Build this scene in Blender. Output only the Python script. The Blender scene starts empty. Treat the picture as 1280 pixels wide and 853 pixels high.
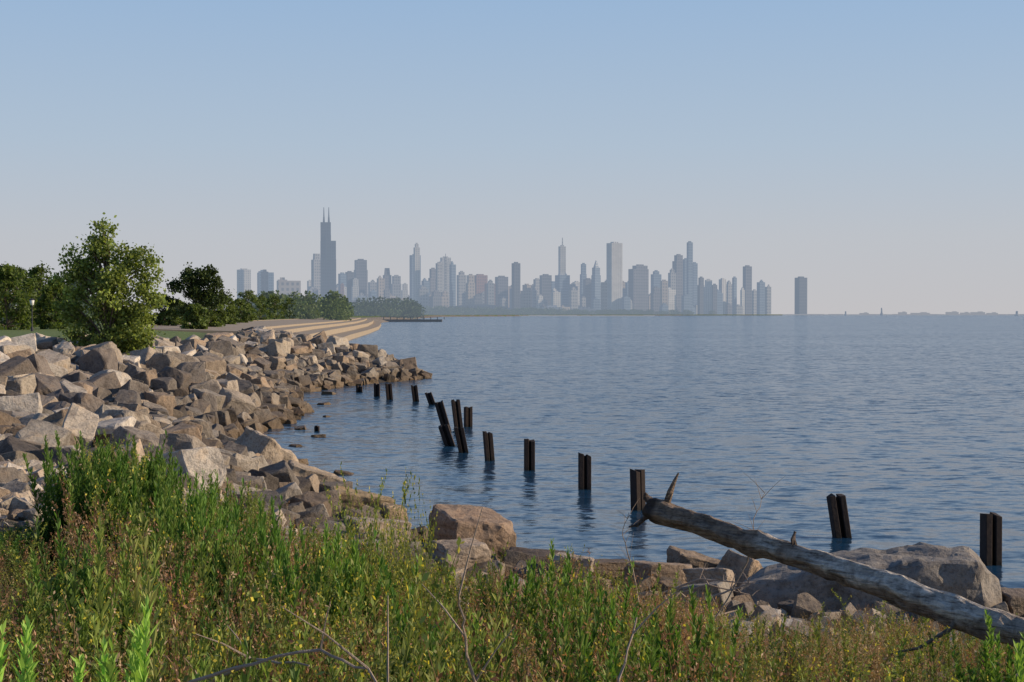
import bpy, bmesh, math, random
import numpy as np
from mathutils import Vector, noise, Matrix, Euler
random.seed(7); rng=np.random.default_rng(7)
S=bpy.context.scene
S.view_settings.view_transform='Standard'; S.view_settings.look='None'; S.view_settings.exposure=0
COL=S.collection

# ------------------------------------------------------------ node helpers
class NT:
    def __init__(s,name):
        s.m=bpy.data.materials.new(name); s.m.use_nodes=True; s.t=s.m.node_tree; s.n=s.t.nodes; s.l=s.t.links
        s.b=s.n['Principled BSDF']; s.out=s.n['Material Output']
    def new(s,t,**k):
        nd=s.n.new(t)
        for a,v in k.items(): setattr(nd,a,v)
        return nd
    def link(s,a,b): s.l.new(a,b)
    def set(s,sock,v):
        if hasattr(v,'links') or isinstance(v,bpy.types.NodeSocket): s.l.new(v,sock)
        else: sock.default_value=v
    def math(s,op,a,b=0.0,c=None,clamp=False):
        nd=s.new('ShaderNodeMath',operation=op); nd.use_clamp=clamp
        s.set(nd.inputs[0],a); s.set(nd.inputs[1],b)
        if c is not None: s.set(nd.inputs[2],c)
        return nd.outputs[0]
    def vmath(s,op,a,b=None,scale=None):
        nd=s.new('ShaderNodeVectorMath',operation=op); s.set(nd.inputs[0],a)
        if b is not None: s.set(nd.inputs[1],b)
        if scale is not None: s.set(nd.inputs['Scale'],scale)
        return nd.outputs[0]
    def mix(s,f,a,b,bt='MIX'):
        nd=s.new('ShaderNodeMix',data_type='RGBA',blend_type=bt)
        s.set(nd.inputs[0],f); s.set(nd.inputs[6],a); s.set(nd.inputs[7],b)
        return nd.outputs[2]
    def ramp(s,f,stops):
        nd=s.new('ShaderNodeValToRGB'); cr=nd.color_ramp
        while len(cr.elements)<len(stops): cr.elements.new(0.5)
        for e,(p,c) in zip(cr.elements,stops):
            e.position=p; e.color=(c if len(c)==4 else (*c,1)) if not isinstance(c,(int,float)) else (c,c,c,1)
        s.set(nd.inputs[0],f); return nd.outputs[0]
    def noise(s,vec,scale,detail=4,rough=.55,dist=0,out=0):
        nd=s.new('ShaderNodeTexNoise'); nd.inputs['Scale'].default_value=scale; nd.inputs['Detail'].default_value=detail
        nd.inputs['Roughness'].default_value=rough; nd.inputs['Distortion'].default_value=dist
        if vec is not None: s.l.new(vec,nd.inputs['Vector'])
        return nd.outputs[out]
    def pos(s): return s.new('ShaderNodeNewGeometry').outputs['Position']
    def sep(s,v):
        nd=s.new('ShaderNodeSeparateXYZ'); s.l.new(v,nd.inputs[0]); return nd.outputs
    def attr(s,name):
        nd=s.new('ShaderNodeAttribute'); nd.attribute_name=name; return nd
    def mapping(s,v,scale,rot=(0,0,0)):
        nd=s.new('ShaderNodeMapping'); nd.inputs['Scale'].default_value=scale; nd.inputs['Rotation'].default_value=rot
        s.l.new(v,nd.inputs[0]); return nd.outputs[0]
    def bump(s,h,strength,dist,normal=None):
        nd=s.new('ShaderNodeBump'); s.set(nd.inputs['Strength'],strength); nd.inputs['Distance'].default_value=dist
        s.l.new(h,nd.inputs['Height'])
        if normal is not None: s.l.new(normal,nd.inputs['Normal'])
        return nd.outputs[0]

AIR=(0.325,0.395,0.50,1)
def haze(t,frac,air=AIR):  # aerial haze painted into the material as a fixed share of emission
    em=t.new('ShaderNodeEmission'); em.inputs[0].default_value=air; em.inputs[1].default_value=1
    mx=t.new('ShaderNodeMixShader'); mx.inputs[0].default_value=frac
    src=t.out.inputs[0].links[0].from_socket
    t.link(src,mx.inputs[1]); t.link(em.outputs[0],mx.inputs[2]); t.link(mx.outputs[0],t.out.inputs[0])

def mat_rock(name='limestone'):
    t=NT(name); p=t.pos(); z=t.sep(p)[2]
    c=t.attr('Col').outputs[0]
    n1=t.noise(p,2.2,5,.6); n2=t.noise(p,14,5,.7)
    f=t.ramp(n1,[(.3,(.52,.49,.47)),(.52,(1,1,1)),(.75,(1.08,.95,.80))])
    c=t.mix(1,c,f,'MULTIPLY')
    f2=t.ramp(n2,[(.3,(.45,.43,.41)),(.5,(1,1,1)),(.75,(1.18,1.14,1.08))])
    c=t.mix(.9,c,f2,'MULTIPLY')
    v=t.new('ShaderNodeTexVoronoi'); v.feature='DISTANCE_TO_EDGE'; v.inputs['Scale'].default_value=1.7
    wp=t.new('ShaderNodeVectorMath',operation='ADD'); t.link(p,wp.inputs[0])
    nn=t.new('ShaderNodeTexNoise'); nn.inputs['Scale'].default_value=3; t.link(p,nn.inputs['Vector']); t.link(nn.outputs[1],wp.inputs[1]); t.link(wp.outputs[0],v.inputs['Vector'])
    cr=t.ramp(v.outputs[0],[(0,.5),(.02,1.0)])
    c=t.mix(.4,c,cr,'MULTIPLY')
    zz=t.math('ADD',z,t.math('MULTIPLY',t.math('SUBTRACT',n1,.5),.9))
    w=t.ramp(zz,[(.12,1.0),(.75,0.0)])
    wet=t.mix(n2,(.030,.022,.013,1),(.19,.11,.035,1))
    c=t.mix(t.math('MULTIPLY',w,.88),c,wet)
    t.link(c,t.b.inputs['Base Color'])
    t.link(t.ramp(w,[(0,.92),(1,.55)]),t.b.inputs['Roughness'])
    h=t.math('ADD',t.math('MULTIPLY',n1,.5),t.math('MULTIPLY',n2,.35))
    h=t.math('ADD',h,t.math('MULTIPLY',t.noise(p,60,3,.6),.12))
    t.link(t.bump(h,.9,.14),t.b.inputs['Normal'])
    return t.m

def mat_leaf(name,haz=0,trans=.35):
    t=NT(name); c=t.attr('Col').outputs[0]
    t.link(c,t.b.inputs['Base Color']); t.b.inputs['Roughness'].default_value=.6
    t.b.inputs['Specular IOR Level'].default_value=.25
    tr=t.new('ShaderNodeBsdfTranslucent'); 
    t.link(t.mix(1,c,(1.3,1.3,.6,1),'MULTIPLY'),tr.inputs[0])
    mx=t.new('ShaderNodeMixShader'); mx.inputs[0].default_value=trans
    t.link(t.b.outputs[0],mx.inputs[1]); t.link(tr.outputs[0],mx.inputs[2]); t.link(mx.outputs[0],t.out.inputs[0])
    if haz: haze(t,haz)
    return t.m
def mat_bark(name,col,haz=0):
    t=NT(name); p=t.pos(); n=t.noise(p,9,5,.7)
    t.link(t.mix(n,(*[c*.5 for c in col],1),(*[c*1.4 for c in col],1)),t.b.inputs['Base Color']); t.b.inputs['Roughness'].default_value=.9
    t.link(t.bump(n,.6,.03),t.b.inputs['Normal'])
    if haz: haze(t,haz)
    return t.m

# ------------------------------------------------------------ mesh helpers
def build_mesh(name,V,F,mats,midx=None,col=None,smooth=False):
    V=np.asarray(V,dtype=np.float32); F=np.asarray(F,dtype=np.int32)
    me=bpy.data.meshes.new(name); k=F.shape[1]
    me.vertices.add(len(V)); me.vertices.foreach_set('co',V.ravel())
    me.loops.add(F.size); me.loops.foreach_set('vertex_index',F.ravel())
    me.polygons.add(len(F)); me.polygons.foreach_set('loop_start',np.arange(0,F.size,k,dtype=np.int32))
    me.polygons.foreach_set('loop_total',np.full(len(F),k,dtype=np.int32))
    for m in mats: me.materials.append(m)
    if midx is not None: me.polygons.foreach_set('material_index',np.asarray(midx,dtype=np.int32))
    me.polygons.foreach_set('use_smooth',np.full(len(F),smooth,dtype=bool))
    me.update(calc_edges=True)
    if col is not None:
        a=me.color_attributes.new('Col','FLOAT_COLOR','POINT')
        c=np.ones((len(V),4),dtype=np.float32); c[:,:3]=np.asarray(col)[:,:3]; a.data.foreach_set('color',c.ravel())
    ob=bpy.data.objects.new(name,me); COL.objects.link(ob); return ob

class Acc:
    def __init__(s): s.V=[];s.F=[];s.C=[];s.M=[];s.n=0
    def add(s,V,F,C,m=0):
        V=np.asarray(V,dtype=np.float32).reshape(-1,3); F=np.asarray(F,dtype=np.int32)
        s.V.append(V); s.F.append(F+s.n); s.n+=len(V)
        C=np.asarray(C,dtype=np.float32)
        if C.ndim==1: C=np.tile(C[:3],(len(V),1))
        s.C.append(C[:,:3]); s.M.append(np.full(len(F),m,dtype=np.int32) if np.isscalar(m) else m)
    def arrays(s): return np.concatenate(s.V),np.concatenate(s.F),np.concatenate(s.C),np.concatenate(s.M)
    def obj(s,name,mats,smooth=False):
        V,F,C,M=s.arrays(); return build_mesh(name,V,F,mats,M,C,smooth)

def tube(path,radii,sides=8,jit=0,cap=True):
    path=[Vector(p) for p in path]; n=len(path); V=[];F=[]
    up=Vector((0.13,0.21,1)).normalized()
    for i,p in enumerate(path):
        d=(path[min(i+1,n-1)]-path[max(i-1,0)]).normalized()
        a=d.cross(up); 
        if a.length<.05: a=d.cross(Vector((1,0,0)))
        a.normalize(); b=d.cross(a)
        for k in range(sides):
            th=2*math.pi*k/sides; r=radii[i]*(1+(random.uniform(-jit,jit) if jit else 0))
            V.append(p+(a*math.cos(th)+b*math.sin(th))*r)
    for i in range(n-1):
        for k in range(sides):
            k2=(k+1)%sides
            F.append((i*sides+k,i*sides+k2,(i+1)*sides+k2,(i+1)*sides+k))
    if cap:
        for base in (0,(n-1)*sides):
            c=sum((Vector(V[base+k]) for k in range(sides)),Vector())/sides; V.append(c); ci=len(V)-1
            for k in range(0,sides,2): F.append((ci,base+k,base+(k+1)%sides,base+(k+2)%sides))
    return np.array([tuple(v) for v in V]),np.array(F)

# ------------------------------------------------------------ shoreline and terrain height
SH=[(300,-200),(120,-10),(50,10),(25,19.5),(14,23.5),(8.6,25.3),(5.6,26.2),(4.5,26.9),(3.3,28.3),(.9,29.0),(-1.3,30.5),(-2.1,33),(-3,36.3),(-4.6,40),(-6.7,43.8),
(-9.1,48),(-9.3,52),(-11.4,57),(-11.5,62.5),(-10.5,69),(-10.9,78),(-13.4,90),(-13.4,98),(-11.7,105.6),(-8.8,113),(-6.6,119.0),(-8.0,123),(-14,136),(-20,170),(-27,215),
(-33,300),(-45,500),(-75,850),(-100,1500),(-130,2800),(200,4500),(700,6000),(1500,7000),(1650,7600),(1500,9500),(-20000,9500),(-20000,-400),(300,-400)]
SHA=np.array(SH,dtype=float)
def sdist(X,Y):
    X=np.asarray(X,float);Y=np.asarray(Y,float)
    best=np.full(X.shape,1e12); ins=np.zeros(X.shape,bool); n=len(SHA)
    for i in range(n):
        ax,ay=SHA[i]; bx,by=SHA[(i+1)%n]; dx,dy=bx-ax,by-ay
        t=np.clip(((X-ax)*dx+(Y-ay)*dy)/(dx*dx+dy*dy),0,1)
        d=(X-ax-t*dx)**2+(Y-ay-t*dy)**2; best=np.minimum(best,d)
        if ay!=by:
            c=((ay>Y)!=(by>Y))&(X<(bx-ax)*(Y-ay)/(by-ay)+ax); ins^=c
    d=np.sqrt(best); return np.where(ins,d,-d)
def sstep(a,b,x):
    t=np.clip((x-a)/(b-a),0,1); return t*t*(3-2*t)
def hgt(X,Y,s=None):
    X=np.asarray(X,float);Y=np.asarray(Y,float)
    if s is None: s=sdist(X,Y)
    sp=np.maximum(s,0)
    L=3.5*(1-np.exp(-sp/7.8)); R=np.minimum(.12*sp,3.4)
    t=sstep(-6,-1,X)*(1-sstep(45,60,Y))
    z=L*(1-t)+R*t
    z=z+.06*np.sin(X*1.3+Y*.7)*np.cos(Y*.9-X*.4)*np.clip(sp/4,0,1)*(Y<165)
    return np.where(s>=0,z,np.maximum(s*.25,-2.0))
def hz(x,y): return float(hgt(np.array([x]),np.array([y]))[0])

def grow(a,step,lim,r):
    o=[];
    while abs(a)<lim: a+=step; step*=r; o.append(a)
    return o
xs=sorted(set(grow(-46,-.6,21000,1.04)+list(np.arange(-46,24,.55))+grow(24,.6,21000,1.05)))
ys=sorted(set(grow(-6,-1.5,390,1.15)+list(np.arange(-6,150,.55))+grow(150,.7,21000,1.03)))
XX,YY=np.meshgrid(xs,ys); s=sdist(XX,YY); Z=hgt(XX,YY,s)
nx,ny=len(xs),len(ys); V=np.stack([XX.ravel(),YY.ravel(),Z.ravel()],1)
i=np.arange(nx*ny).reshape(ny,nx); F=np.stack([i[:-1,:-1].ravel(),i[:-1,1:].ravel(),i[1:,1:].ravel(),i[1:,:-1].ravel()],1)
grass=(sstep(12,15,s)*sstep(48,60,YY)).ravel(); gcol=np.stack([grass,sstep(14,19,YY).ravel(),(sstep(30,36,YY)*(1-sstep(165,190,YY))).ravel()],1)
t=NT('ground_soil_and_grass'); p=t.pos(); a=t.sep(t.attr('Col').outputs[1])
n1=t.noise(p,.8,4); n2=t.noise(p,12,5,.7)
soil=t.mix(n2,(.05,.04,.025,1),(.16,.13,.085,1))
v=t.new('ShaderNodeTexVoronoi'); v.inputs['Scale'].default_value=9; t.link(p,v.inputs['Vector'])
gv=t.mix(n2,(.10,.085,.07,1),(.34,.30,.25,1))
gv=t.mix(a[2],gv,(.04,.035,.03,1))  # ground under the riprap darkened, painting shade into the gaps between rocks
c=t.mix(a[1],soil,gv)
gr=t.mix(n1,(.07,.13,.03,1),(.16,.20,.055,1)); c=t.mix(a[0],c,gr)
t.link(c,t.b.inputs['Base Color']); t.b.inputs['Roughness'].default_value=.95
t.link(t.bump(t.math('ADD',v.outputs[0],n2),.7,.06),t.b.inputs['Normal'])
build_mesh('ground',V,F,[t.m],None,gcol,True)

# ------------------------------------------------------------ water : wave slopes applied straight to the normal so ripples survive at distance
t=NT('lake_water'); p=t.pos()
m1=t.mapping(p,(.7,1.35,1),(0,0,.30)); m2=t.mapping(p,(.55,1.2,1),(0,0,-.25)); m3=t.mapping(p,(.004,.02,1),(0,0,.1)); m5=t.mapping(p,(.03,.14,1),(0,0,.15))
a1=t.noise(m1,1.3,2,.5,.2,1); a2=t.noise(m2,4.2,3,.65,.3,1); w3=t.noise(m3,1,4,.55); w5=t.noise(m5,1,3,.5)
v1=t.vmath('SUBTRACT',a1,(.5,.5,.5)); v2=t.vmath('SUBTRACT',a2,(.5,.5,.5))
vv=t.vmath('ADD',t.vmath('SCALE',v1,scale=1.2),t.vmath('SCALE',v2,scale=1.5))
st=t.math('MULTIPLY',t.ramp(w3,[(.35,.7),(.62,1.0)]),t.ramp(w5,[(.35,.7),(.6,1.0)]))
sp_=t.sep(p); y=sp_[1]
calm=t.math('MULTIPLY',st,t.ramp(t.math('DIVIDE',y,200),[(.12,.38),(.6,1.0)]))
vv=t.vmath('MULTIPLY',t.vmath('SCALE',vv,scale=calm),(1,1,0))
nrm=t.vmath('NORMALIZE',t.vmath('ADD',vv,(0,0,1)))
t.link(nrm,t.b.inputs['Normal'])
bc=t.mix(w3,(.010,.042,.088,1),(.016,.056,.108,1))
t.link(bc,t.b.inputs['Base Color']); t.b.inputs['Roughness'].default_value=.16; t.b.inputs['IOR'].default_value=1.333
build_mesh('water',[(-30000,-2000,0),(30000,-2000,0),(30000,60000,0),(-30000,60000,0)],[(0,1,2,3)],[t.m])

# ------------------------------------------------------------ rocks
def rock_variant(seed,cuts=2,rough=.035,pts=None):
    r=random.Random(seed); bm=bmesh.new()
    P=[]
    if pts is None:
        for sx in(-1,1):
            for sy in(-1,1):
                for sz in(-1,1):
                    c=Vector((sx*r.uniform(.68,1),sy*r.uniform(.68,1),sz*r.uniform(.7,1)))
                    if r.random()<.33:
                        q=r.uniform(.25,.6)
                        P+= [c-Vector((sx*q,0,0)),c-Vector((0,sy*q,0)),c-Vector((0,0,sz*q))]
                    else: P.append(c)
    else: P=[Vector(q) for q in pts]
    for q in P: bm.verts.new(q)
    o=bmesh.ops.convex_hull(bm,input=bm.verts[:])
    bad=[v for v in bm.verts if not v.link_faces]; bmesh.ops.delete(bm,geom=bad,context='VERTS')
    bmesh.ops.dissolve_limit(bm,angle_limit=.12,verts=bm.verts[:],edges=bm.edges[:])
    bmesh.ops.bevel(bm,geom=bm.edges[:],offset=.05 if cuts else .04,segments=1,affect='EDGES')
    bmesh.ops.triangulate(bm,faces=bm.faces[:])
    for _ in range(cuts):
        bmesh.ops.subdivide_edges(bm,edges=[e for e in bm.edges if e.calc_length()>(.42 if cuts<3 else .14)],cuts=1,use_grid_fill=True)
        bmesh.ops.triangulate(bm,faces=bm.faces[:])
    if cuts:
        for v in bm.verts:
            o=Vector((seed*3.1,seed*1.7,0)); n=noise.noise_vector(v.co*1.8+o)*rough*1.6+noise.noise_vector(v.co*5+o)*rough*.9
            v.co+=n
    bm.verts.ensure_lookup_table()
    V=np.array([v.co[:] for v in bm.verts]); F=np.array([[v.index for v in f.verts] for f in bm.faces]); bm.free()
    return V,F
RV=[rock_variant(i,2,.045) for i in range(28)]
RLO=[rock_variant(100+i,0) for i in range(8)]
M_ROCK=mat_rock()
PAL=[(.37,.32,.26),(.29,.255,.215),(.45,.395,.32),(.22,.195,.17),(.36,.28,.205),(.39,.32,.245),(.18,.155,.135),(.52,.475,.41)]
def rotm(a,b,c): return np.array(Euler((a,b,c)).to_matrix())
def put(acc,var,loc,size,dims,rot,col):
    V,F=var; W=(V*np.array(dims)*size*.5)@rotm(*rot).T+np.array(loc); acc.add(W,F,np.array(col))
R=random
def tone(k0,k1):
    k=R.uniform(k0,k1); return [c*k for c in R.choice(PAL)]
acc=Acc()
def srange(x,y):
    if y<31: 
        t=max(0,min(1,(-2-x)/6)); return 4.5+4*t
    if y<85: return 8.5+min(1,(y-31)/14)*5.5
    return 13-min(1,(y-85)/25)*3
def scatter(x0,x1,y0,y1,sp,fn):
    gx=np.arange(x0,x1,sp); gy=np.arange(y0,y1,sp); A,B=np.meshgrid(gx,gy); A=A.ravel()+rng.uniform(-.45,.45,A.size)*sp; B=B.ravel()+rng.uniform(-.45,.45,B.size)*sp
    s=sdist(A,B); z=hgt(A,B,s)
    for q in range(len(A)): fn(A[q],B[q],s[q],z[q])
def base(x,y,s,z):
    sm=srange(x,y)
    if s<-.4 or s>sm or (y>180): return
    if x>-2 and y<33: 
        sz=R.uniform(.22,.6)
        if R.random()<.25: return
        if R.random()<.12: sz=R.uniform(.6,.9)
    elif y<40: sz=R.uniform(.4,.95)
    else: sz=R.uniform(.65,1.15)
    if y>120: sz*=1.15
    if s<0: sz*=.8
    put(acc,R.choice(RV),(x,y,max(z,-.15)+sz*.08),sz,(R.uniform(.8,1.3),R.uniform(.7,1.1),R.uniform(.6,1)),(R.uniform(-.45,.45),R.uniform(-.45,.45),R.uniform(0,6.3)),tone(.38,.75))  # lower layer toned darker so shade in the gaps is painted in
def top(x,y,s,z):
    sm=srange(x,y)
    if s<1.0 or s>sm-.6 or y>178 or (x>-5 and y<36): return
    if R.random()<.40: return
    sz=R.uniform(.8,1.6)*(1 if s>4 else .8)
    if y<42: sz*=.72
    elif y<55 and R.random()<.5: sz*=.85
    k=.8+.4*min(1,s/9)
    put(acc,R.choice(RV),(x,y,z+sz*.38),sz,(R.uniform(.85,1.4),R.uniform(.7,1.0),R.uniform(.65,1.05)),(R.uniform(-.45,.45),R.uniform(-.45,.45),R.uniform(0,6.3)),tone(.7*k,1.2*k))  # upper stones toned up, sunlit brightness painted into their colour
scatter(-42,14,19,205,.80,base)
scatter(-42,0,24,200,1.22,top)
for x,y,sz in [(-7.3,50.5,.7),(-8.3,54,.6),(-7.9,62,.4),(-9.2,66,.5),(-10.4,84,.5),(-9.0,74,.3),(-8.2,57.5,.4),(-5.3,47.5,.45),(-11.5,95,.6),(-7.7,49.6,.45)]:
    put(acc,R.choice(RV),(x,y,-.03),sz,(1.5,1.1,.6),(R.uniform(-.2,.2),R.uniform(-.2,.2),R.uniform(0,3)),(.3,.26,.2))
acc.obj('riprap_rocks',[M_ROCK])
acc=Acc()
def grav(x,y,s,z):
    if s<3 or x>9: return
    if x>-5 and R.random()<.6: return
    if x>-2 and s>14: return
    if y<13.5 and R.random()<.8: return
    sz=R.choice([.06,.09,.12,.16,.22,.3])*R.uniform(.8,1.3)
    put(acc,R.choice(RLO),(x,y,z+sz*.15),sz,(R.uniform(.8,1.3),R.uniform(.7,1.1),R.uniform(.5,.9)),(R.uniform(-.6,.6),R.uniform(-.6,.6),R.uniform(0,6.3)),tone(.8,1.4))
scatter(-17,9,12,33,.24,grav)
acc.obj('gravel',[M_ROCK])
BL=[(-.85,30.4,.42,1.75,(1.0,.8,.76),(.05,.12,.5),(.34,.25,.18),31),
(-2.6,33.6,.40,.8,(.75,.75,1.1),(0,0,.4),(.42,.32,.20),32),
(-3.5,35.0,.45,1.35,(1.25,.8,.7),(0,.25,.2),(.38,.29,.17),33),
(-4.9,37.0,.75,1.4,(1.1,.8,.75),(.1,.3,.3),(.40,.33,.25),34),
(-6.4,39.5,1.1,1.7,(1.0,.7,.85),(.2,.45,.8),(.44,.37,.29),35),
(.55,28.9,.2,1.2,(1.1,.8,.5),(0,.05,.1),(.12,.10,.09),36),
(1.7,28.6,.15,1.3,(1.2,.6,.35),(0,0,.3),(.24,.19,.15),37),
(3.35,27.4,.33,1.1,(1.1,.6,.65),(.1,.35,.2),(.28,.22,.165),38),
(4.0,26.6,.4,1.05,(.8,.8,.75),(.2,.5,.9),(.38,.30,.225),39),
(8.2,24.2,.25,.95,(1.1,.8,.7),(0,.1,.2),(.20,.17,.15),40),
(2.6,26.0,.5,1.0,(1.3,.8,.55),(0,.15,.5),(.32,.25,.19),41),
(-2.6,29.2,.75,1.15,(1.2,.8,.6),(0,.15,.5),(.38,.32,.26),42),
(1.0,25.2,.75,.9,(1.3,.8,.6),(.1,.15,1.5),(.42,.35,.28),43),
(-.9,26.8,.75,.85,(1.3,.8,.6),(.1,.1,.5),(.40,.33,.26),44),
(3.2,24.2,.75,.7,(1.2,.8,.6),(.1,.1,2.5),(.40,.33,.26),45)]
for x,y,z,sz,dm,rt,cl,sd in BL:
    a=Acc(); put(a,rock_variant(sd,4,.05),(x,y,z),sz,dm,rt,cl); a.obj('boulder',[M_ROCK])
pts=[(-2.25,-.6,-.6),(-2.25,.6,-.5),(-2.05,-.35,.0),(-1.7,.6,.1),(-.7,-.60,.30),(-.5,.7,.38),(.9,-.68,.44),(1.0,.7,.52),(1.60,-.68,.46),(1.66,.5,.54),(2.1,-.15,-.05),(2.0,.6,.0),(1.80,-.78,-.65),(2.1,.6,-.6),(-.4,-.85,-.65),(.9,-.85,-.6)]
a=Acc(); V,F=rock_variant(55,4,.05,pts); 
a.add(V@rotm(0,0,-.06).T+np.array([5.72,24.3,.70]),F,np.array((.27,.25,.225))); a.obj('boulder',[M_ROCK])

# ------------------------------------------------------------ steel piles
t=NT('rusted_steel'); p=t.pos(); n=t.noise(p,9,6,.7); z=t.sep(p)[2]
c=t.mix(n,(.010,.008,.008,1),(.055,.033,.024,1)); c=t.mix(t.ramp(z,[(.02,.8),(.18,0.0)]),c,(.008,.008,.006,1))
t.link(c,t.b.inputs['Base Color']); t.b.inputs['Roughness'].default_value=.85; t.link(t.bump(n,.8,.02),t.b.inputs['Normal'])
M_STEEL=t.m
def pile(x,y,h,lean=0,lean2=0,w=.34,yaw=0.0,ragged=.05):
    d=.30
    bm=bmesh.new()
    def bx(x0,x1,y0,y1,top):
        vs=[bm.verts.new((a,b,c)) for c in(-2.2,top) for a,b in((x0,y0),(x1,y0),(x1,y1),(x0,y1))]
        for q in vs[4:]: q.co.z+=R.uniform(-ragged,ragged)
        for f in((3,2,1,0),(4,5,6,7),(0,1,5,4),(1,2,6,5),(2,3,7,6),(3,0,4,7)): bm.faces.new([vs[k] for k in f])
    bx(-w/2,-w/2+.13,-d/2,d/2,h); bx(w/2-.13,w/2,-d/2,d/2,h-.03); bx(-w/2+.131,w/2-.131,.02,.06,h-.05)
    bmesh.ops.bevel(bm,geom=[e for e in bm.edges if e.calc_length()>.5],offset=.012,segments=1,affect='EDGES')
    me=bpy.data.meshes.new('steel_pile'); bm.to_mesh(me); bm.free(); me.materials.append(M_STEEL)
    ob=bpy.data.objects.new('steel_pile',me); COL.objects.link(ob); ob.location=(x,y,0); ob.rotation_euler=(lean2,lean,yaw)
for a in [(9.57,30.3,1.02,0,0,.34,.15),(7.4,34.0,.95,-.17,.05,.36,.1),(3.23,38.8,1.02,-.03,0,.28,.5),(2.08,43.4,1.0,0,0,.34,.1),(.56,48.7,1.0,0,0,.33,.1),
(-.76,51.9,.98,-.08,0,.30,.2),(-1.75,54.9,.95,-.2,.1,.34,.1),(-2.35,57.6,.85,-.32,.1,.38,0),(-2.75,64.5,1.35,-.28,0,.36,0),(-2.35,66.9,1.25,-.12,0,.36,.2),(-1.95,67.5,.9,0,0,.33,.3),
(-4.4,84,.72,-.35,0,.36,0),(-5.5,87,.95,-.12,0,.36,.1),(-7.15,88.8,.95,-.08,0,.36,.2),(-8.2,92.2,.8,0,0,.36,0),(-9.8,97.5,.4,0,0,.4,0),(-8.35,65,.22,0,0,.2,0)]: pile(*a)

# ------------------------------------------------------------ driftwood log
t=NT('driftwood'); p=t.pos(); c=t.attr('Col').outputs[0]
mm=t.new('ShaderNodeMapping'); mm.inputs['Rotation'].default_value=(0,.12,.93); t.link(p,mm.inputs[0])
g=t.mapping(mm.outputs[0],(3,40,40)); n=t.noise(g,1,6,.7); n2=t.noise(p,11,6,.7)
c=t.mix(1,c,t.ramp(n,[(.35,(.30,.27,.25)),(.5,(.9,.9,.9)),(.75,(1.4,1.35,1.25))]),'MULTIPLY')
c=t.mix(.75,c,t.ramp(n2,[(.38,(.42,.39,.37)),(.58,(1.15,1.15,1.15))]),'MULTIPLY')
t.link(c,t.b.inputs['Base Color']); t.b.inputs['Roughness'].default_value=.85
t.link(t.bump(t.math('ADD',n,n2),1,.06),t.b.inputs['Normal']); M_LOG=t.m
A=Vector((1.20,13,3.32)); B=Vector((3.37,10,2.90)); D=(B-A)
path=[];rad=[]; N=110
for k in range(N+1):
    u=k/N*2.35; q=A+D*u
    q=q+Vector((0,0,.018*math.sin(u*4)+.010*math.sin(u*11+1))) 
    if u>1.3: q.z-=.12*(u-1.3)**2
    r=.080+.020*u+.006*math.sin(u*9)+ (.03*math.exp(-((u-.03)/.05)**2)) + .015*math.exp(-((u-.72)/.03)**2)+.018*math.exp(-((u-.33)/.03)**2)
    path.append(q);rad.append(r)
V,F=tube(path,rad,24)
Cc=[]
for j,v in enumerate(V):
    jj=min(j//24,N); u=jj/N*2.35; vv=Vector(v)
    nn=noise.noise(vv*6); c0=path[jj]; dirv=(vv-c0)
    ridge=math.sin(j%24*2*math.pi/24*5+u*2)*.008
    off=noise.noise_vector(vv*5)*.020+noise.noise_vector(vv*18)*.014+(dirv.normalized()*ridge if dirv.length>1e-4 else Vector()); V[j]=vv+off
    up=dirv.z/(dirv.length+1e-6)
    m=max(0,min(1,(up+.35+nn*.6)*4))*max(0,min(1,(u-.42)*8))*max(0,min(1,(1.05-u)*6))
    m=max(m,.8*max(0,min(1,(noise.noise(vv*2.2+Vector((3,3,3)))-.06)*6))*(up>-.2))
    cb=Vector((.36,.27,.20)); cw=Vector((.80,.73,.63)); cc=cb.lerp(cw,m)  # pale bare wood on the upper side, top highlights painted in with it
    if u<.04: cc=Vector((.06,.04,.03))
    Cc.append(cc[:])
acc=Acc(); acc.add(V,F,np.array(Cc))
def branch(acc,pts,r0,r1,col,sides=7,jit=.15,m=0):
    n=len(pts); V,F=tube(pts,[r0+(r1-r0)*k/(n-1) for k in range(n)],sides,jit); acc.add(V,F,np.array(col),m)
bc=(.18,.135,.11)
a0=A+D*.05
branch(acc,[a0+Vector((0,0,.02)),a0+Vector((.0,0,.10)),a0+Vector((.03,-.02,.20)),a0+Vector((.07,-.02,.30)),a0+Vector((.10,-.02,.36))],.045,.006,(.40,.30,.22))
branch(acc,[A+Vector((.02,0,-.03)),A+Vector((-.06,.02,-.07)),A+Vector((-.13,0,-.13)),A+Vector((-.2,0,-.14))],.03,.006,bc)
branch(acc,[A+Vector((.0,0,.06)),A+Vector((-.05,.02,.11)),A+Vector((-.06,0,.15))],.045,.012,bc)
a1=A+D*.45; branch(acc,[a1+Vector((0,0,.05)),a1+Vector((-.02,0,.14)),a1+Vector((.0,0,.2))],.03,.012,bc)
a1=A+D*.87; branch(acc,[a1,a1+Vector((-.12,-.1,-.1)),a1+Vector((-.35,-.2,-.2)),a1+Vector((-.55,-.2,-.24))],.02,.006,(.3,.24,.18))
acc.obj('driftwood_log',[M_LOG])

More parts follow.
